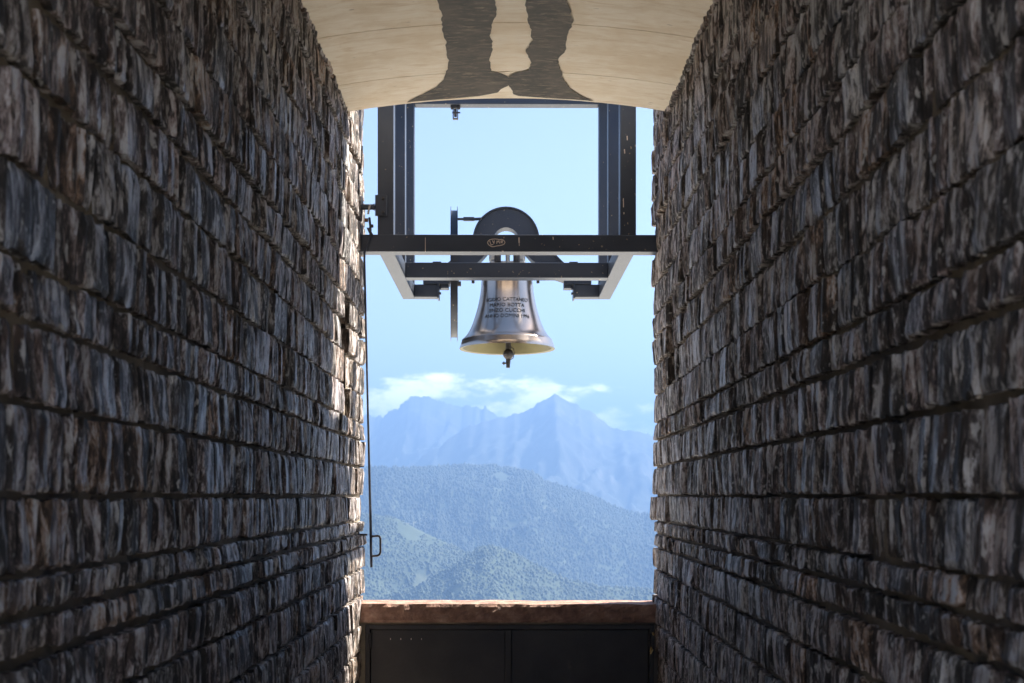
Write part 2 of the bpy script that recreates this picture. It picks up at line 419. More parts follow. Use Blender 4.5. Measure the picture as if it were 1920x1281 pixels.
woods('forest', 40000, (-760, 760), (2260, 3150), hA, 2.2, 4.8, 1.5, M_FOREST, 5, 'broadleaf forest covering the nearest low hills behind the sill',
      lambda x, y: fbm(x / 130, y / 130, 4, 77) > 0.29)
woods('forest', 42000, (-1180, 1220), (3560, 4410), hB, 3.0, 6.4, 2.3, M_CONIFER, 6, 'dark conifer forest on the long ridge in mid distance',
      lambda x, y: fbm(x / 300, y / 300, 4, 91) > 0.21 + 0.14 * (x > 280) * (y < 4180))

# ------------------------------------------------------------------ the passage
XL, XR = -1.125, 1.075          # mean stone faces
Y1, Y2 = 7.86, 8.66             # end of the passage walls; end of the piers
YB = -0.9                       # rear end cut short and left open, unseen, to let light in
ZS, ZC = EYE + 2.645, EYE + 2.745   # springing and crown of the shallow vault

def vault_z(x):
    c = (XL + XR) / 2; hw = (XR - XL) / 2 + 0.05; rise = ZC - ZS; Rv = (hw * hw + rise * rise) / (2 * rise)
    return ZC - Rv + math.sqrt(max(Rv * Rv - (x - c) ** 2, 0))

TINTS = [((0.235, 0.182, 0.168), 5), ((0.27, 0.212, 0.198), 4), ((0.225, 0.208, 0.20), 3), ((0.26, 0.165, 0.11), 2.2), ((0.12, 0.098, 0.092), 2.0),
         ((0.31, 0.265, 0.24), 2), ((0.52, 0.50, 0.48), 0.3)]  # last tint: pale stones, lightened to stand in for glints
PIER_TINTS = [((0.27, 0.205, 0.165), 4), ((0.30, 0.23, 0.18), 3), ((0.22, 0.17, 0.15), 3), ((0.25, 0.18, 0.13), 2)]
def stone_mesh_data(u0, u1, v0, v1, rr, nz=5, prot=None):
    """block with a cleft face: sharp upright ribs; returns verts (u, v, w) and faces"""
    p = prot if prot is not None else rr.uniform(0.010, 0.052)
    tu, tv = rr.uniform(-0.008, 0.008), rr.uniform(-0.006, 0.006)
    du, dv = u1 - u0, v1 - v0
    nx = max(5, min(18, int(du / 0.019) + 2))
    rough = rr.uniform(0.5, 1.5); lean = rr.uniform(-.02, .02)
    cu = sorted([0.0, 1.0] + [min(max((i + rr.uniform(-.38, .38)) / (nx - 1), .02), .98) for i in range(1, nx - 1)])
    rib = [rr.uniform(-.0060, .0060) * rough for _ in range(nx)]
    for i in range(nx):
        if rr.random() < .16: rib[i] -= rr.uniform(.008, .022)
    eu = [(rr.uniform(-.004, .004), rr.uniform(-.004, .004)) for _ in range(nz)]
    ev = [(rr.uniform(-.006, .006), rr.uniform(-.006, .006)) for _ in range(nx)]
    sh = [0.0]
    for j in range(1, nz): sh.append(sh[-1] + rr.uniform(-.006, .006))
    rb = [0.0, 0.12, 0.45, 0.86, 1.0] if nz == 5 else [j / (nz - 1) for j in range(nz)]
    vs = []
    for j in range(nz):
        b = min(max(rb[j] + (rr.uniform(-.07, .07) if 0 < j < nz - 1 else 0), 0), 1)
        for i in range(nx):
            a = cu[i]; mid = 4 * a * (1 - a)
            u = u0 + du * a + eu[j][0] * (1 - a) + eu[j][1] * a + mid * (sh[j] + lean * (b - .5) * .6)
            v = v0 + dv * b + ev[i][0] * (1 - b) + ev[i][1] * b
            w = p + tu * (a - .5) * 2 + tv * (b - .5) * 2 + rib[i] + rr.uniform(-.0022, .0022) * rough
            if j == 0 or j == nz - 1: w -= rr.uniform(0.001, .007)
            if i == 0 or i == nx - 1: w -= rr.uniform(0.0, .010)
            vs.append((u, v, max(w, 0.001)))
    fs = [(j * nx + i, j * nx + i + 1, (j + 1) * nx + i + 1, (j + 1) * nx + i) for j in range(nz - 1) for i in range(nx - 1)]
    loop = [i for i in range(nx)] + [j * nx + nx - 1 for j in range(1, nz)] + [(nz - 1) * nx + i for i in range(nx - 2, -1, -1)] + [j * nx for j in range(nz - 2, 0, -1)]
    n0 = len(vs)
    for k in loop: vs.append((vs[k][0], vs[k][1], -0.035))
    m = len(loop)
    for k in range(m): fs.append((loop[k], n0 + k, n0 + (k + 1) % m, loop[(k + 1) % m]))
    return vs, fs

def course_heights(rr):
    z = EYE; up = [z]
    for h in [0.215, 0.195, 0.135, 0.21, 0.225, 0.20, 0.175, 0.22]: z += h; up.append(z)
    while z < ZC + 0.12: z += rr.choice([0.15, 0.19, 0.21, 0.23, 0.20, 0.12]); up.append(z)
    z = EYE; dn = []
    for h in [0.185, 0.092, 0.105, 0.165, 0.2, 0.2, 0.21, 0.19, 0.2, 0.2]: z -= h; dn.append(z)
    return [v for v in dn[::-1] if v > -0.2] + up

def add_tint(me, cols):
    at = me.color_attributes.new('tint', 'FLOAT_COLOR', 'POINT')
    at.data.foreach_set('color', np.array(cols, np.float32).ravel())

def stone_obj(name, vs, fs, tint, parent, loc):
    me = bpy.data.meshes.new(name); me.from_pydata([tuple(Vector(v) - Vector(loc)) for v in vs], [], fs); me.update()
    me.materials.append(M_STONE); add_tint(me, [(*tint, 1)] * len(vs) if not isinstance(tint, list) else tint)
    o = bpy.data.objects.new(name, me); C.objects.link(o); o.parent = parent
    return o

def stone_wall(name, side, y0, y1, label, seed, keep=300, zmax=None, wmean=0.25, visible_from=1.8, tints=TINTS, body=0.55):
    rr = random.Random(seed); xs = XL if side < 0 else XR; nrm = 1 if side < 0 else -1
    xm = xs - nrm * 0.032                                   # mortar face
    root = thing(name, (xm, (y0 + y1) / 2, 0), label, 'wall', 'stone masonry of the passage')
    zz = course_heights(random.Random(99))
    stones = []
    slit = (EYE + (.78 if side > 0 else .62), EYE + 1.36)
    for k in range(len(zz) - 1):
        v0, v1 = zz[k], zz[k + 1]; u = y0; jb = rr.uniform(0.006, 0.012); lean = rr.uniform(-0.006, 0.010)
        y1c = y1 - (0.26 if y1 == Y1 and slit[0] < (v0 + v1) / 2 < slit[1] else 0)      # open joint against the pier
        while u < y1c - 0.02:
            q = rr.random(); w = (rr.uniform(.06, .11) if q < .13 else rr.uniform(.30, .44) if q > .86 else max(0.10, rr.gauss(wmean, 0.06))) * (1.15 if v1 - v0 < 0.12 else 1)
            e = u + w
            if y1c - e < 0.09: e = y1c
            j = rr.choice([0.001, 0.002, 0.003, 0.004, 0.007]) if u > 4.6 or v0 < EYE + .2 else rr.choice([0.003, 0.005, 0.008, 0.012])
            r2 = random.Random(rr.random())
            a, b = u + (0 if u == y0 else j), e - (0 if e == y1c else j)
            vj0, vj1 = v0 + jb + rr.uniform(0, .006), v1 - jb - rr.uniform(0, .006)
            pr = r2.uniform(0.024, 0.040) + lean
            if rr.random() < 0.06: pr += rr.choice([-.012, .014])
            vs, fs = stone_mesh_data(a, b, vj0, vj1, r2, prot=max(pr, .006))
            W = [(xm + nrm * w_, u_, v_) for (u_, v_, w_) in vs]
            if nrm < 0: fs = [f[::-1] for f in fs]
            fs = [f[::-1] for f in fs]
            t = r2.choices([c for c, _ in tints], [q for _, q in tints])[0]; g = r2.uniform(0.8, 1.4)
            t = (t[0] * g, t[1] * g, t[2] * g)
            # size in the photograph
            area = 0
            yc = (a + b) / 2
            if b > visible_from:
                p0 = abs(xs) / max(a, .3) * FPX; p1 = abs(xs) / b * FPX
                yy0 = 930 - (vj1 - EYE) / yc * FPX; yy1 = 930 - (vj0 - EYE) / yc * FPX
                if p1 < 975 and yy1 > 0 and yy0 < 1281: area = (min(p0, 960) - p1) * (min(yy1, 1281) - max(yy0, 0))
            stones.append((area, W, fs, t)); u = e
    stones.sort(key=lambda s: -s[0])
    near = [s for s in stones[:keep] if s[0] > 0]; rest = stones[len(near):]
    off = parent_loc(root)
    for s in near: stone_obj('stone', s[1], s[2], s[3], root, off)
    if rest:
        V = []; F = []; T = []
        for _, W, fs, t in rest:
            o = len(V); V += W; F += [tuple(i + o for i in f) for f in fs]; T += [(*t, 1)] * len(W)
        o = stone_obj('stone_courses', V, F, T, root, off); o['kind'] = 'stuff'
    # mortar bed: slightly uneven face on a solid core
    nu = int((y1 - y0) / 0.06) + 2; nv = int((ZC + 0.1) / 0.06) + 2
    U, Vv = np.meshgrid(np.linspace(y0 + .004, y1 - .004, nu), np.linspace(-0.1, ZC + 0.14, nv))
    Wn = (fbm(U * 9, Vv * 9, 3, seed) - 0.5) * 0.016 + 0.007 * np.clip((5.2 - U) / 1.5, 0, 1)   # pointed fuller towards the entrance
    P = np.stack([xm + nrm * Wn.ravel() - off.x, U.ravel() - off.y, Vv.ravel() - off.z], 1)
    F_ = grid_faces(nu, nv)
    if y1 == Y1:
        cc = P[F_].mean(1) + np.array(off[:]); F_ = F_[~((cc[:, 1] > y1 - .27) & (cc[:, 2] > slit[0] + .03) & (cc[:, 2] < slit[1] - .03))]
    mo = np_mesh('mortar_bed', P, F_, M_MORTAR); mo.parent = root
    xa, xb = sorted((xm - nrm * 0.03, xm - nrm * body))
    if y1 == Y1:
        za, zb_ = slit[0] + .03, slit[1] - .03; xc0, xc1 = sorted((xm - nrm * 0.30, xm - nrm * body))
        MB().box(xa, xb, y0, y1, -0.1, za).box(xa, xb, y0, y1, zb_, ZC + 0.13).box(xa, xb, y0, y1 - .27, za + .001, zb_ - .001).box(xc0, xc1, y1 - .269, y1 + .02, za + .001, zb_ - .001).build('core', M_MORTAR, root)
    else:
        MB().box(xa, xb, y0, y1, -0.1, ZC + 0.13).build('core', M_MORTAR, root)
    return root

stone_wall('passage_wall', -1, YB, Y1, 'dark split stone wall along the left side of the passage', 101)
stone_wall('passage_wall', 1, YB, Y1, 'dark split stone wall along the right side of the passage', 202)
stone_wall('stone_pier', -1, Y1 + 0.03, Y2, 'sunlit rough stone pier at left of the opening, beside the pull rod', 303, wmean=0.24, tints=PIER_TINTS)
stone_wall('stone_pier', 1, Y1 + 0.03, Y2, 'shaded rough stone pier at right of the opening', 404, wmean=0.24, tints=PIER_TINTS)

# floor
fl = MB().box(XL - 0.3, XR + 0.3, YB, Y2, -0.2, 0.0).build('floor', M_FLOOR); struct(fl)

# vaulted ceiling in cast panels with narrow joints
ceil = bpy.data.objects.new('ceiling', None); C.objects.link(ceil); ceil.location = (0, 0, ZC); struct(ceil)
def vault_panel(y0, y1):
    n = 28; xs = [XL - 0.06 + (XR - XL + 0.12) * i / n for i in range(n + 1)]; mb = MB(); vs = []
    for y in (y0, y1):
        vs += [(x, y, vault_z(x)) for x in xs] + [(x, y, ZC + 0.30) for x in xs]
    m = n + 1; fs = []
    for i in range(n):
        fs += [(i, i + 1, 2 * m + i + 1, 2 * m + i), (m + i, 3 * m + i, 3 * m + i + 1, m + i + 1),
               (i, m + i, m + i + 1, i + 1), (2 * m + i, 2 * m + i + 1, 3 * m + i + 1, 3 * m + i)]
    fs += [(0, 2 * m, 3 * m, m), (n, m + n, 3 * m + n, 2 * m + n)]
    return mb.add(vs, fs)
cuts = [Y1, 7.36, 6.60, 5.2, 3.7, 2.2, 1.0]  # vault and roof stop short, out of view, to let fill light in
for a, b in zip(cuts[:-1], cuts[1:]):
    vault_panel(b + 0.004, a - 0.004).build('panel', M_CEIL, ceil)
MB().box(XL - 0.55, XR + 0.55, 1.0, Y1, ZC + 0.302, ZC + 0.45).build('roof_slab', M_CEIL, ceil)

# dark painted bands on the vault, plain wavering strips that flare at the end
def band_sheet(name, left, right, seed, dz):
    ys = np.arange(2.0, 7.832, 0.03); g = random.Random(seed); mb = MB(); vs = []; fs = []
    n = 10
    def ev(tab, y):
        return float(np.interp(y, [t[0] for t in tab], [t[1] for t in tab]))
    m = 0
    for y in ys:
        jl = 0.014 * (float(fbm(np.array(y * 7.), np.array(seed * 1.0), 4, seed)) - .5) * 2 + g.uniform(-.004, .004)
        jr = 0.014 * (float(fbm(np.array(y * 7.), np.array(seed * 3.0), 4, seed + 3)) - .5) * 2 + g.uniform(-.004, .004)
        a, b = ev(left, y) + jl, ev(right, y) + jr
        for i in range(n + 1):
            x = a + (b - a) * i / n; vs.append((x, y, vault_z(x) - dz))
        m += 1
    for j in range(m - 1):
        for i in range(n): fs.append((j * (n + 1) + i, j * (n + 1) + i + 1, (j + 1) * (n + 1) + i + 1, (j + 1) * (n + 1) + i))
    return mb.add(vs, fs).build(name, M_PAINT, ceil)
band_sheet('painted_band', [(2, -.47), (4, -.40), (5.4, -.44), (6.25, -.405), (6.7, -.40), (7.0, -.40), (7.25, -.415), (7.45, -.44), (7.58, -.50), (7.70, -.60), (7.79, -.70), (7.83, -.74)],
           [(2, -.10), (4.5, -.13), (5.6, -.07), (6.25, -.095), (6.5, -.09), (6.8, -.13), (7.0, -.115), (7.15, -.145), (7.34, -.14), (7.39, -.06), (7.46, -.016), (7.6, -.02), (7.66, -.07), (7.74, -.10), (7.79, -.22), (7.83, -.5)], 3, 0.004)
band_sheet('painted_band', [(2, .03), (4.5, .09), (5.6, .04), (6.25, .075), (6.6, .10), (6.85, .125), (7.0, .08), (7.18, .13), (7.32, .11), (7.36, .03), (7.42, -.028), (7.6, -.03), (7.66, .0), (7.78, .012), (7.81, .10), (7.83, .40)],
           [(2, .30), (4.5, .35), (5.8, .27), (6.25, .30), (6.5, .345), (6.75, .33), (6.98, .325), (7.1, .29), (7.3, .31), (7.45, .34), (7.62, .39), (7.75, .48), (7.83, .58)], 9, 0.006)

# ------------------------------------------------------------------ sill and hatch under it
zs1 = EYE - 0.800; zs0 = EYE - 0.935
nx, nz = 70, 8; g = random.Random(5); vs = []; fs = []
for j in range(nz):
    for i in range(nx):
        x = XL - 0.03 + (XR - XL + 0.06) * i / (nx - 1); z = zs0 + (zs1 - zs0) * j / (nz - 1)
        y = 8.40 - 0.035 * (float(fbm(np.array(x * 7.), np.array(z * 16.), 4, 4, True)) - 0.4) - (0.0 if 0 < j < nz - 1 else -0.012) + g.uniform(-.003, .003)
        zz = z + (0.010 * (float(fbm(np.array(x * 5.), np.array(2.), 3, 8)) - .5) if j == nz - 1 else 0)
        vs.append((x, y, zz))
mb = MB().add(vs, [(j * nx + i, j * nx + i + 1, (j + 1) * nx + i + 1, (j + 1) * nx + i) for j in range(nz - 1) for i in range(nx - 1)])
top = [(nz - 1) * nx + i for i in range(nx)]; bot = list(range(nx)); o0 = len(mb.v)
mb.v += [(vs[k][0], 8.72, vs[k][2]) for k in top] + [(vs[k][0], 8.72, zs0) for k in bot]
for i in range(nx - 1):
    mb.f += [(top[i], top[i + 1], o0 + i + 1, o0 + i), (o0 + i, o0 + i + 1, o0 + nx + i + 1, o0 + nx + i), (bot[i + 1], bot[i], o0 + nx + i, o0 + nx + i + 1)]
tag(mb.build('stone_sill', M_SILL), 'rough red brown stone sill slab across the bottom of the opening', 'sill')

DY = 8.47
door = thing('metal_door', (0, DY, 0), 'low black metal double door under the stone sill', 'door')
xa, xb = XL + 0.035, XR - 0.020; zt = zs0 - 0.022
MB().box(xa, xa + .035, DY - .02, DY + .05, 0.01, zt, .003).build('frame_post', M_BLACK, door)
MB().box(xb - .035, xb, DY - .02, DY + .05, 0.01, zt, .003).build('frame_post', M_BLACK, door)
MB().box(xa + .035, xb - .035, DY - .02, DY + .05, zt - .035, zt, .003).build('frame_head', M_BLACK, door)
xm_ = (953 - 960) / FPX * DY
MB().box(xa + .04, xm_ - .024, DY + .004, DY + .03, 0.02, zt - .04, .003).build('leaf', M_BLACK, door)
MB().box(xm_ + .024, xb - .04, DY + .004, DY + .03, 0.02, zt - .04, .003).build('leaf', M_BLACK, door)
MB().box(xm_ - .022, xm_ + .022, DY - .010, DY + .035, 0.02, zt - .038, .004).build('cover_strip', M_BLACK, door)
for x in (xa + .036, xb - .036):
    for z in (zt - .12, 0.2):
        h_ = MB().tube([(x, DY - .026, z - .05), (x, DY - .026, z + .012)], .011).tube([(x, DY - .026, z + .015), (x, DY - .026, z + .06)], .011)
        h_.build('hinge', M_IRON, door, True)
MB().tube([(xb - .012, DY - .03, zt - .055), (xb - .002, DY - .03, zt - .075)], .008).tube([(xb - .03, DY - .034, zt - .20), (xb - .022, DY - .036, zt - .16), (xb - .012, DY - .034, zt - .185), (xb - .028, DY - .034, zt - .215)], .006).build('latch', M_BRASS, door, True)
MB().box(xa + .003, xb - .003, DY + .052, DY + .06, 0.01, zt - .003).build('light_stop_panel', M_BLACK, door)  # added behind the leaves to block light through the gaps
# rendered surround between the masonry and the door
mbs = MB().box(XL - .03, xa - .001, DY - .012, DY + .06, 0, zs0 - .001).box(xb + .001, XR + .03, DY - .012, DY + .06, 0, zs0 - .001).box(xa - .001, xb + .001, DY - .012, DY + .06, zt + .001, zs0 - .001)
mbs.build('mortar_surround', M_MORTAR, door)
for k in range(4):
    x = XL + 0.22 + .077 * k
    MB().box(x - .0025, x + .0025, DY + .001, DY + .005, zt - .115, zt - .102).build('bare_spot', M_SCRATCH, door)

# ------------------------------------------------------------------ bell frame
FY = 8.45
frame = thing('bell_frame', (-0.0375, FY, 0), 'dark grey steel beam frame carrying the bell outside the opening', 'frame')
zb0, zb1 = EYE + 1.814, EYE + 1.941
LX0, LX1, RX0, RX1 = -0.998, -0.879, 0.804, 0.923
B = 0.006
MB().box(XL - 0.12, XR + 0.12, FY, FY + .13, zb0, zb1, B).build('front_beam', M_STEEL, frame)
PT = EYE + 3.75
for (x0, x1) in ((LX0, LX1), (RX0, RX1)):
    MB().box(x0, x1, FY + .003, FY + .127, zb1 - .004, PT, B).build('post', M_STEEL, frame)
    MB().box(x0 + .002, x1 - .002, FY + .131, 10.52, zb0 + .003, zb1 - .003, B).build('side_beam', M_STEEL, frame)
    MB().box(x0 + .004, x1 - .004, 9.465, 9.585, zb1 - .002, PT, B).build('post', M_STEEL, frame)
    MB().box(x0 + .004, x1 - .004, 10.39, 10.515, zb1 - .002, PT, B).build('post', M_STEEL, frame)
MB().box(LX1 - .002, RX0 + .002, 9.46, 9.59, zb0, zb1, B).build('cross_beam', M_STEEL, frame)
SX0, SX1 = -0.668, 0.585
for (a, b, e) in ((LX1 - .002, SX0, 1), (SX1, RX0 + .002, -1)):
    st = MB().box(a, b, 10.375, 10.505, zb0, zb1 - .012, B).build('stub_beam', M_STEEL, frame)
    xe = SX0 if e > 0 else SX1
    p = MB().box(xe - (.0 if e > 0 else .014), xe + (.014 if e > 0 else 0), 10.355, 10.525, zb0 - .012, zb1 + .005, .002).build('end_plate', M_STEEL, st)
    for z in (zb0 + .03, zb0 + .075):
        MB().tube([(xe + e * .014, 10.37, z), (xe + e * .034, 10.37, z)], .012, 6).build('bolt', M_STEEL, st)
    xc = xe - e * .02
    MB().box(xc - .11, xc + .13, 10.36, 10.52, zb1 - .010, zb1 + .022, .003).box(xc - .07, xc + .07, 10.38, 10.50, zb1 + .022, zb1 + .10, .02).box(xe + min(e * .02, e * .10), xe + max(e * .02, e * .10), 10.38, 10.5, zb1 - .045, zb1 + .02, .006).build('bearing', M_STEEL, frame)
MB().box(LX1 - .002, RX0 + .002, 10.39, 10.50, EYE + 3.578, EYE + 3.70, B).build('top_beam', M_STEEL, frame)
for (x0, x1) in ((LX0, LX1), (RX0, RX1)):
    MB().box(x0 + .003, x1 - .003, FY + .131, 10.386, PT - .14, PT - .02, B).build('top_beam', M_STEEL, frame)
for x in (-0.62, 0.52):
    MB().box(x - .035, x + .035, 9.49, 9.55, zb1 - .001, zb1 + .014, .002).build('lug', M_STEEL, frame)
# coupling plate on the near left post
pl = MB().box(*sorted((pxp(704, 0, FY)[0], pxp(726, 0, FY)[0])), FY - .018, FY + .002, EYE + (930 - 406) / FPX * FY, EYE + (930 - 367) / FPX * FY, .002).build('bracket_plate', M_STEEL, frame)
for py in (374, 399.5):
    c = pxp(719, py, FY); MB().tube([(c[0], FY - .03, c[2]), (c[0], FY - .016, c[2])], .011, 6).tube([(c[0], FY - .036, c[2]), (c[0], FY - .028, c[2])], .006, 8).build('bolt', M_IRON, pl)
# scratched graffiti and bare marks on the front beam
def strokes(polys, r, Y, name, parent, mat):
    mb = MB()
    for pl_ in polys:
        P = [pxp(px, py, Y) for px, py in pl_]
        for a, b in zip(P[:-1], P[1:]):
            d = Vector((b[0] - a[0], 0, b[2] - a[2])); L_ = d.length
            if L_ < 1e-6: continue
            d /= L_; n = Vector((-d.z, 0, d.x)) * r; e = d * r * .5
            A_, B_ = Vector(a) - e, Vector(b) + e
            vs = [A_ + n, A_ - n, B_ - n, B_ + n]; vs = vs + [v + Vector((0, .004, 0)) for v in vs]
            mb.add(vs, [(0, 1, 2, 3), (7, 6, 5, 4), (0, 4, 5, 1), (1, 5, 6, 2), (2, 6, 7, 3), (3, 7, 4, 0)])
    return mb.build(name, mat, parent)
G = lambda x, y: (900 + x / 24, 430 + y / 24)
oval = [G(*p) for p in ((350, 640), (345, 580), (380, 520), (440, 475), (540, 448), (680, 438), (790, 448), (860, 468), (980, 455), (1050, 485), (1105, 540), (1125, 600), (1090, 660), (1010, 705), (900, 730), (740, 755), (640, 782), (540, 785), (470, 755), (400, 705), (350, 640))]
Yb = FY - .002
strokes([oval], .0028, Yb, 'scratched_oval', frame, M_SCRATCH)
strokes([[G(440, 535), G(500, 710), G(590, 680)], [G(560, 510), G(628, 640), G(645, 505)],
         [G(750, 640), G(765, 520), G(815, 580), G(850, 505), G(882, 630)],
         [G(945, 620), G(942, 520), G(1010, 515), G(1020, 555), G(950, 572), G(1015, 615)]], .0028, Yb, 'scratched_letters', frame, M_SCRATCH)
for (x0, y0, x1, y1, r) in ((973, 446, 973.3, 455, .0045), (973.4, 456, 973.6, 461, .002), (797.5, 446, 797.5, 472, .0018), (1037, 444.5, 1037.3, 449, .003), (941, 470.5, 944, 471, .002)):
    strokes([[(x0, y0), (x1, y1)]], r, Yb, 'bare_scratch', frame, M_SCRATCH)
for (x0, y0, x1, y1, r) in ((1176, 255, 1176.4, 262, .004), (1171, 280, 1171.5, 287, .004), (1169, 372, 1169.2, 388, .003), (1170, 398, 1170.1, 401, .003)):
    strokes([[(x0, y0), (x1, y1)]], r, FY + .001, 'bare_scratch', frame, M_SCRATCH)
frame.rotation_euler = (0, 0, 0.006)

# pulley hanging from the top beam
px_, _, pz_ = pxp(854, 207, 10.44)
pul = thing('pulley', (px_, 10.44, pz_), 'small steel pulley hanging from the top beam above the bell', 'pulley')
zt_ = EYE + 3.578
MB().box(px_ - .045, px_ + .045, 10.42, 10.46, zt_ - .022, zt_ - .001, .003).tube([(px_ - .03, 10.44, zt_ - .03), (px_ - .03, 10.44, zt_ - .0)], .014).tube([(px_ + .03, 10.44, zt_ - .03), (px_ + .03, 10.44, zt_ - .0)], .014).build('clamp', M_IRON, pul)
MB().box(px_ - .025, px_ - .017, 10.42, 10.46, zt_ - .115, zt_ - .01).box(px_ + .017, px_ + .025, 10.42, 10.46, zt_ - .115, zt_ - .01).box(px_ - .025, px_ + .025, 10.42, 10.46, zt_ - .123, zt_ - .115).build('cheek', M_IRON, pul)
MB().tube([(px_ - .012, 10.44, zt_ - .065), (px_ + .012, 10.44, zt_ - .065)], .036, 20).tube([(px_ - .03, 10.44, zt_ - .062), (px_ + .045, 10.44, zt_ - .062)], .007).build('sheave', M_IRON, pul)

# ------------------------------------------------------------------ bell with yoke, wheel and clapper
BX, BY = pxp(951, 0, 10.44)[0], 10.44
bell = thing('church_bell', (BX, BY, EYE + 1.34), 'bronze bell with dark steel yoke and ringing wheel, inscribed with four lines', 'bell')
prof = [(0.0, 2.100), (0.10, 2.098), (0.170, 2.088), (0.208, 2.066), (0.226, 2.035), (0.233, 2.00), (0.2365, 1.96), (0.243, 1.88), (0.252, 1.82), (0.266, 1.75), (0.284, 1.68), (0.306, 1.61), (0.333, 1.54), (0.366, 1.48), (0.395, 1.446), (0.410, 1.433), (0.415, 1.427), (0.4165, 1.420), (0.428, 1.385), (0.438, 1.352), (0.4375, 1.346)]
def smooth_prof(pts, k=4):
    out = []
    for i in range(len(pts) - 1):
        p0 = pts[max(i - 1, 0)]; p1 = pts[i]; p2 = pts[i + 1]; p3 = pts[min(i + 2, len(pts) - 1)]
        for j in range(k):
            t = j / k
            out.append(tuple(0.5 * (2 * p1[d] + (p2[d] - p0[d]) * t + (2 * p0[d] - 5 * p1[d] + 4 * p2[d] - p3[d]) * t * t + (3 * p1[d] - p0[d] - 3 * p2[d] + p3[d]) * t ** 3) for d in (0, 1)))
    return out + [pts[-1]]
body_p = smooth_prof(prof[:15], 4) + prof[15:]
shell = MB().lathe([(max(r, .0005), EYE + z) for r, z in body_p], 96, 'Z', (BX, BY, 0)).build('shell', M_BELL, bell, True)
inner = [(0.4375, 1.3455), (0.405, 1.352), (0.375, 1.40), (0.34, 1.47), (0.30, 1.54), (0.26, 1.65), (0.225, 1.80), (0.205, 1.95), (0.15, 2.04), (0.001, 2.06)]
MB().lathe([(r, EYE + z) for r, z in inner], 96, 'Z', (BX, BY, 0)).build('inner_face', M_BELLIN, bell, True)
rp = sorted([(z, r) for r, z in body_p])
def bell_r(z): return float(np.interp(z, [q[0] for q in rp], [q[1] for q in rp]))
dg = None
def inscription(text, zc, height, width):
    cu = bpy.data.curves.new('text', 'FONT'); cu.body = text; cu.size = 1.0; cu.align_x = 'CENTER'; cu.resolution_u = 3; cu.extrude = 0.0; cu.offset = -0.004
    to = bpy.data.objects.new('text', cu); C.objects.link(to); bpy.context.view_layer.update()
    me0 = bpy.data.meshes.new_from_object(to.evaluated_get(bpy.context.evaluated_depsgraph_get()))
    bpy.data.objects.remove(to); bpy.data.curves.remove(cu)
    co = np.array([v.co[:] for v in me0.vertices]); x0, x1 = co[:, 0].min(), co[:, 0].max(); cap = 0.70
    vs = []
    for layer in (0.0035, -0.004):
        for x, y, _ in co:
            sx = (x - (x0 + x1) / 2) / (x1 - x0) * width; z = zc + (y / cap - .5) * height
            r = bell_r(z) + layer; a = sx / bell_r(z)
            vs.append((BX + r * math.sin(a), BY - r * math.cos(a), EYE + z))
    n = len(co); fs = [tuple(f.vertices) for f in me0.polygons]
    ed = {}
    for f in fs:
        for a, b in zip(f, f[1:] + f[:1]): ed[(a, b)] = 1
    rim = [(a, b) for (a, b) in ed if (b, a) not in ed]
    F = fs + [tuple(i + n for i in f[::-1]) for f in fs] + [(b, a, a + n, b + n) for a, b in rim]
    bpy.data.meshes.remove(me0)
    return MB().add(vs, F).build('inscription', M_LETTER, bell)
def zpx(py): return (930 - py) / FPX * (BY - .25)
for t, py, w in (('EGIDIO CATTANEO', 561, .405), ('MARIO BOTTA', 571.7, .325), ('ENZO CUCCHI', 582.3, .33), ('ANNO DOMINI 1996', 593, .43)):
    inscription(t, zpx(py), 0.033, w)
# yoke: an arch over the bell's head that flares out to the two bearings
yz = 2.328; Ro = 0.294; Rm = 0.206; path = []
cx = pxp(949, 0, BY)[0]
half = [(0.62, 2.005, .045), (0.55, 2.02, .06), (0.47, 2.06, .075), (0.40, 2.115, .084), (0.335, 2.18, .088), (0.275, 2.235, .088), (0.232, 2.285, .088)]
path += [(cx - x, EYE + z, w) for x, z, w in half]
for k in range(0, 25): a = math.pi - math.pi * k / 24; path.append((cx + Rm * math.cos(a), EYE + yz + Rm * math.sin(a), .088))
path += [(cx + x, EYE + z, w) for x, z, w in half[::-1]]
yk = MB().sweep(path, (BY - .075, BY + .075)).build('yoke', M_STEEL, bell, True)
rimp = [(x, z, w) for x, z, w in path]
def offset_path(path, d, hw):
    out = []
    for i, (x, z, w) in enumerate(path):
        a = path[max(i - 1, 0)]; b = path[min(i + 1, len(path) - 1)]
        t = Vector((b[0] - a[0], b[1] - a[1])).normalized(); n = Vector((-t.y, t.x)); out.append((x + n.x * (w + d), z + n.y * (w + d), hw))
    return out
MB().sweep(offset_path(path, .004, .006), (BY - .095, BY + .095)).build('flange', M_STEEL, yk, True)
for sx in (-.312, .282):
    MB().tube([(BX + sx, BY - .03, EYE + 1.945), (BX + sx, BY - .03, EYE + 2.12)], .014, 8).build('bolt', M_IRON, yk, True)
for sx in (-.66, .66):
    xx = cx + sx; MB().tube([(cx + sx * .9, BY, EYE + 2.0), (cx + sx * 1.06, BY, EYE + 2.0)], .04, 18).build('axle', M_GALV, yk, True)
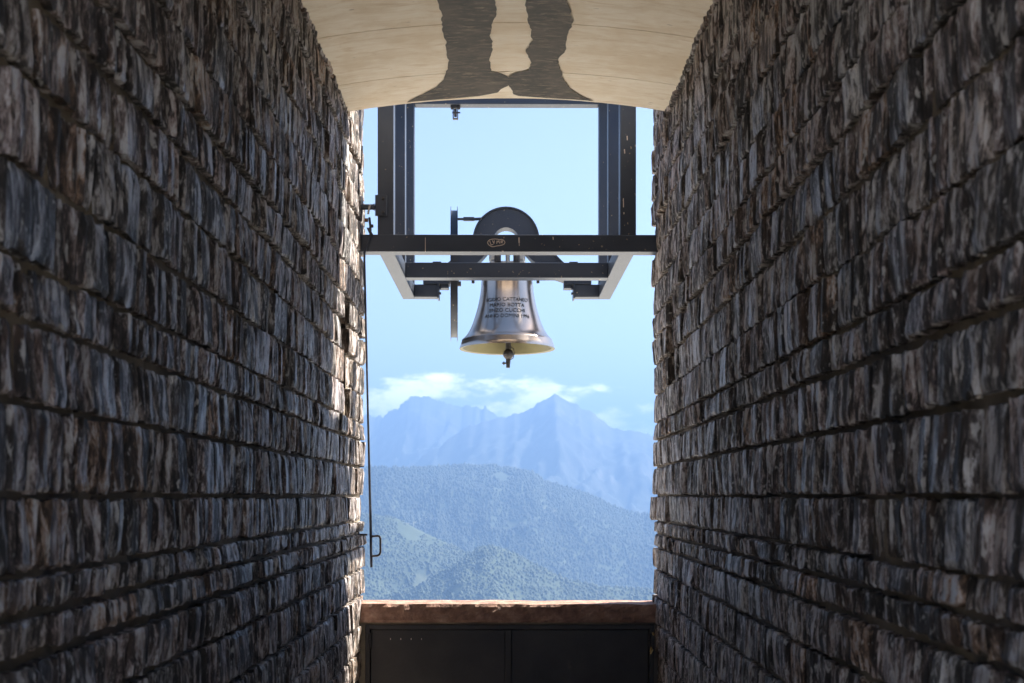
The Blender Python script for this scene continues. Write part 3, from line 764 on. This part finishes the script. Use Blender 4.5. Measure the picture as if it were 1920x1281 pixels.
# head piece between bell and arch
hp = MB().box(BX - .155, BX + .155, BY - .11, BY + .11, EYE + 2.095, EYE + 2.135, .006).box(BX - .165, BX - .07, BY - .09, BY + .09, EYE + 2.135, EYE + 2.27, .02).box(BX + .07, BX + .165, BY - .09, BY + .09, EYE + 2.135, EYE + 2.27, .02).build('head_piece', M_GALV, bell)
MB().tube([(BX + .005, BY - .10, EYE + 2.10), (BX + .005, BY - .10, EYE + 2.33)], .020, 12).build('hanging_rod', M_GALV, hp, True)
for sx in (-.085, .085):
    MB().tube([(BX + sx, BY - .125, EYE + 2.12), (BX + sx, BY - .125, EYE + 2.262)], .030, 10).tube([(BX + sx, BY - .125, EYE + 2.262), (BX + sx, BY - .125, EYE + 2.285)], .018, 10).build('bolt', M_IRON, hp, True)
# ringing wheel, seen edge on
WX = pxp(851.5, 0, BY)[0]; WZ = EYE + 2.03
wp = [(.607, -.032), (.607, -.027), (.572, -.027), (.572, .027), (.607, .027), (.607, .032), (.562, .032), (.562, -.032)]
WO = (WX, BY, WZ)
wheel = MB().lathe([(r, h) for r, h in wp], 96, 'X', WO, True).build('wheel', M_STEEL, bell, off=WO)
wheel.location = Vector(WO) - parent_loc(bell); wheel.rotation_euler = (0, 0, math.atan2(-WX, BY))
for k in range(6):
    a = k * math.pi / 3 + .52
    MB().tube([(WX, BY + .07 * math.cos(a), WZ + .07 * math.sin(a)), (WX, BY + .565 * math.cos(a), WZ + .565 * math.sin(a))], .014, 8).build('spoke', M_STEEL, wheel)
MB().tube([(WX - .045, BY, WZ), (WX + .045, BY, WZ)], .085, 24).build('hub', M_STEEL, wheel, True)
zr = EYE + (930 - 411) / FPX * BY
MB().tube([(WX + .03, BY, zr), (WX + .10, BY, zr)], .012, 8).box(WX + .085, WX + .185, BY - .016, BY + .016, zr - .017, zr + .017, .004).tube([(WX + .18, BY, zr - .001), (cx - .2, BY, zr + .004)], .014, 8).build('strut', M_STEEL, bell)
MB().tube([(WX + .03, BY - .57, WZ - .19), (WX + .06, BY - .57, WZ - .19)], .022, 8).build('bolt', M_IRON, wheel, True)
# clapper
CX = pxp(953, 0, BY)[0]
zc = EYE + 1.300
clap = MB().tube([(CX, BY, EYE + 2.06), (CX, BY, EYE + 1.5), (CX, BY, EYE + 1.37), (CX, BY, zc + .04), (CX, BY, zc - .03), (CX - .002, BY, EYE + 1.175)], [.018, .022, .026, .026, .024, .017], 14).build('clapper', M_IRON, bell, True)
MB().lathe([(.001, .050), (.025, .044), (.043, .025), (.050, 0), (.043, -.025), (.025, -.044), (.001, -.050)], 28, 'Z', (CX, BY, zc)).build('ball', M_IRON, clap, True)
MB().tube([(CX - .055, BY - .02, zc - .085), (CX - .01, BY - .02, zc - .085)], .008, 8).tube([(CX - .04, BY - .02, zc - .07), (CX - .04, BY - .02, zc - .10)], .006, 6).build('pin', M_IRON, clap)
MB().tube([(CX + .02, BY - .01, zc + .07), (CX + .05, BY - .03, zc + .045), (CX + .055, BY - .035, zc), (CX + .045, BY - .03, zc - .04), (CX + .015, BY - .02, zc - .055)], .004, 6).build('safety_wire', M_IRON, clap, True)

# ------------------------------------------------------------------ hand pull beside the left pier
RY = 8.43
rod = thing('pull_rod', pxp(697, 1063, RY), 'thin grey hand pull rod with bent handle hanging beside left pier', 'pull rod')
P = lambda x, y, d=0: pxp(x, y, RY + d)
MB().tube([P(694, 384, -.02), P(690.5, 398, -.02), P(690.5, 402, -.02)], .008, 8).build('lever', M_GALV, rod, True)
MB().tube([P(692.5, 408), P(694.5, 425), P(694.8, 443), P(690, 458), P(683.5, 474), P(683.2, 486), P(685, 560), P(690, 780), P(694.5, 960), P(696.5, 1064)], [.009, .009, .009, .009, .009, .008, .008, .008, .010, .010], 10).build('rod', M_STEEL, rod, True)
MB().tube([P(695.5, 1006), P(708, 1005), P(711.5, 1006), P(713.3, 1010), P(713.3, 1036), P(711.5, 1040), P(708, 1042), P(696, 1043)], .0085, 10).build('handle', M_IRON, rod, True)
MB().tube([P(672, 388.5), P(703, 388.5)], .021, 14).tube([P(700.8, 388.5), P(702.2, 388.5)], .026, 14).build('shaft', M_STEEL, rod, True)
MB().tube([P(683.5, 413), P(690, 413)], .014, 6).build('bolt', M_RUST, rod)
MB().tube([P(696, 424), P(700, 424)], .012, 6).build('bolt', M_IRON, rod)
MB().add([P(687, 427, -.01), P(692, 427, -.01), P(700, 440, -.01), P(693, 440, -.01), P(687, 427, .01), P(692, 427, .01), P(700, 440, .01), P(693, 440, .01)], [(0, 1, 2, 3), (7, 6, 5, 4), (0, 4, 5, 1), (1, 5, 6, 2), (2, 6, 7, 3), (3, 7, 4, 0)]).build('fork', M_STEEL, rod)
gd = thing('rod_guide', P(673, 1003), 'small iron guide bracket fixed to left pier near the rod handle', 'bracket')
MB().box(P(671.8, 0)[0], P(673.4, 0)[0], RY - .02, RY + .03, P(0, 1022)[2], P(0, 986)[2]).build('plate', M_IRON, gd)
MB().box(P(673.4, 0)[0], P(688.5, 0)[0], RY - .005, RY + .02, P(0, 1004.5)[2], P(0, 1001)[2], .001).build('arm', M_IRON, gd)

# ------------------------------------------------------------------ haze over the valley
hz = MB().box(-25500, 25500, -25500, 25500, -762, 900).build('haze', None)
hz['kind'] = 'stuff'; tag(hz, 'pale blue haze filling the valley and veiling the mountains', 'haze')
hm = bpy.data.materials.new('haze_air'); hm.use_nodes = True; ht = hm.node_tree; ht.nodes.clear()
pv = ht.nodes.new('ShaderNodeVolumePrincipled'); pv.inputs['Color'].default_value = (0.20, 0.352, 0.66, 1)
pv.inputs['Density'].default_value = 0.00025; pv.inputs['Anisotropy'].default_value = 0.2
ho = ht.nodes.new('ShaderNodeOutputMaterial'); ht.links.new(pv.outputs[0], ho.inputs['Volume'])
hz.data.materials.append(hm)
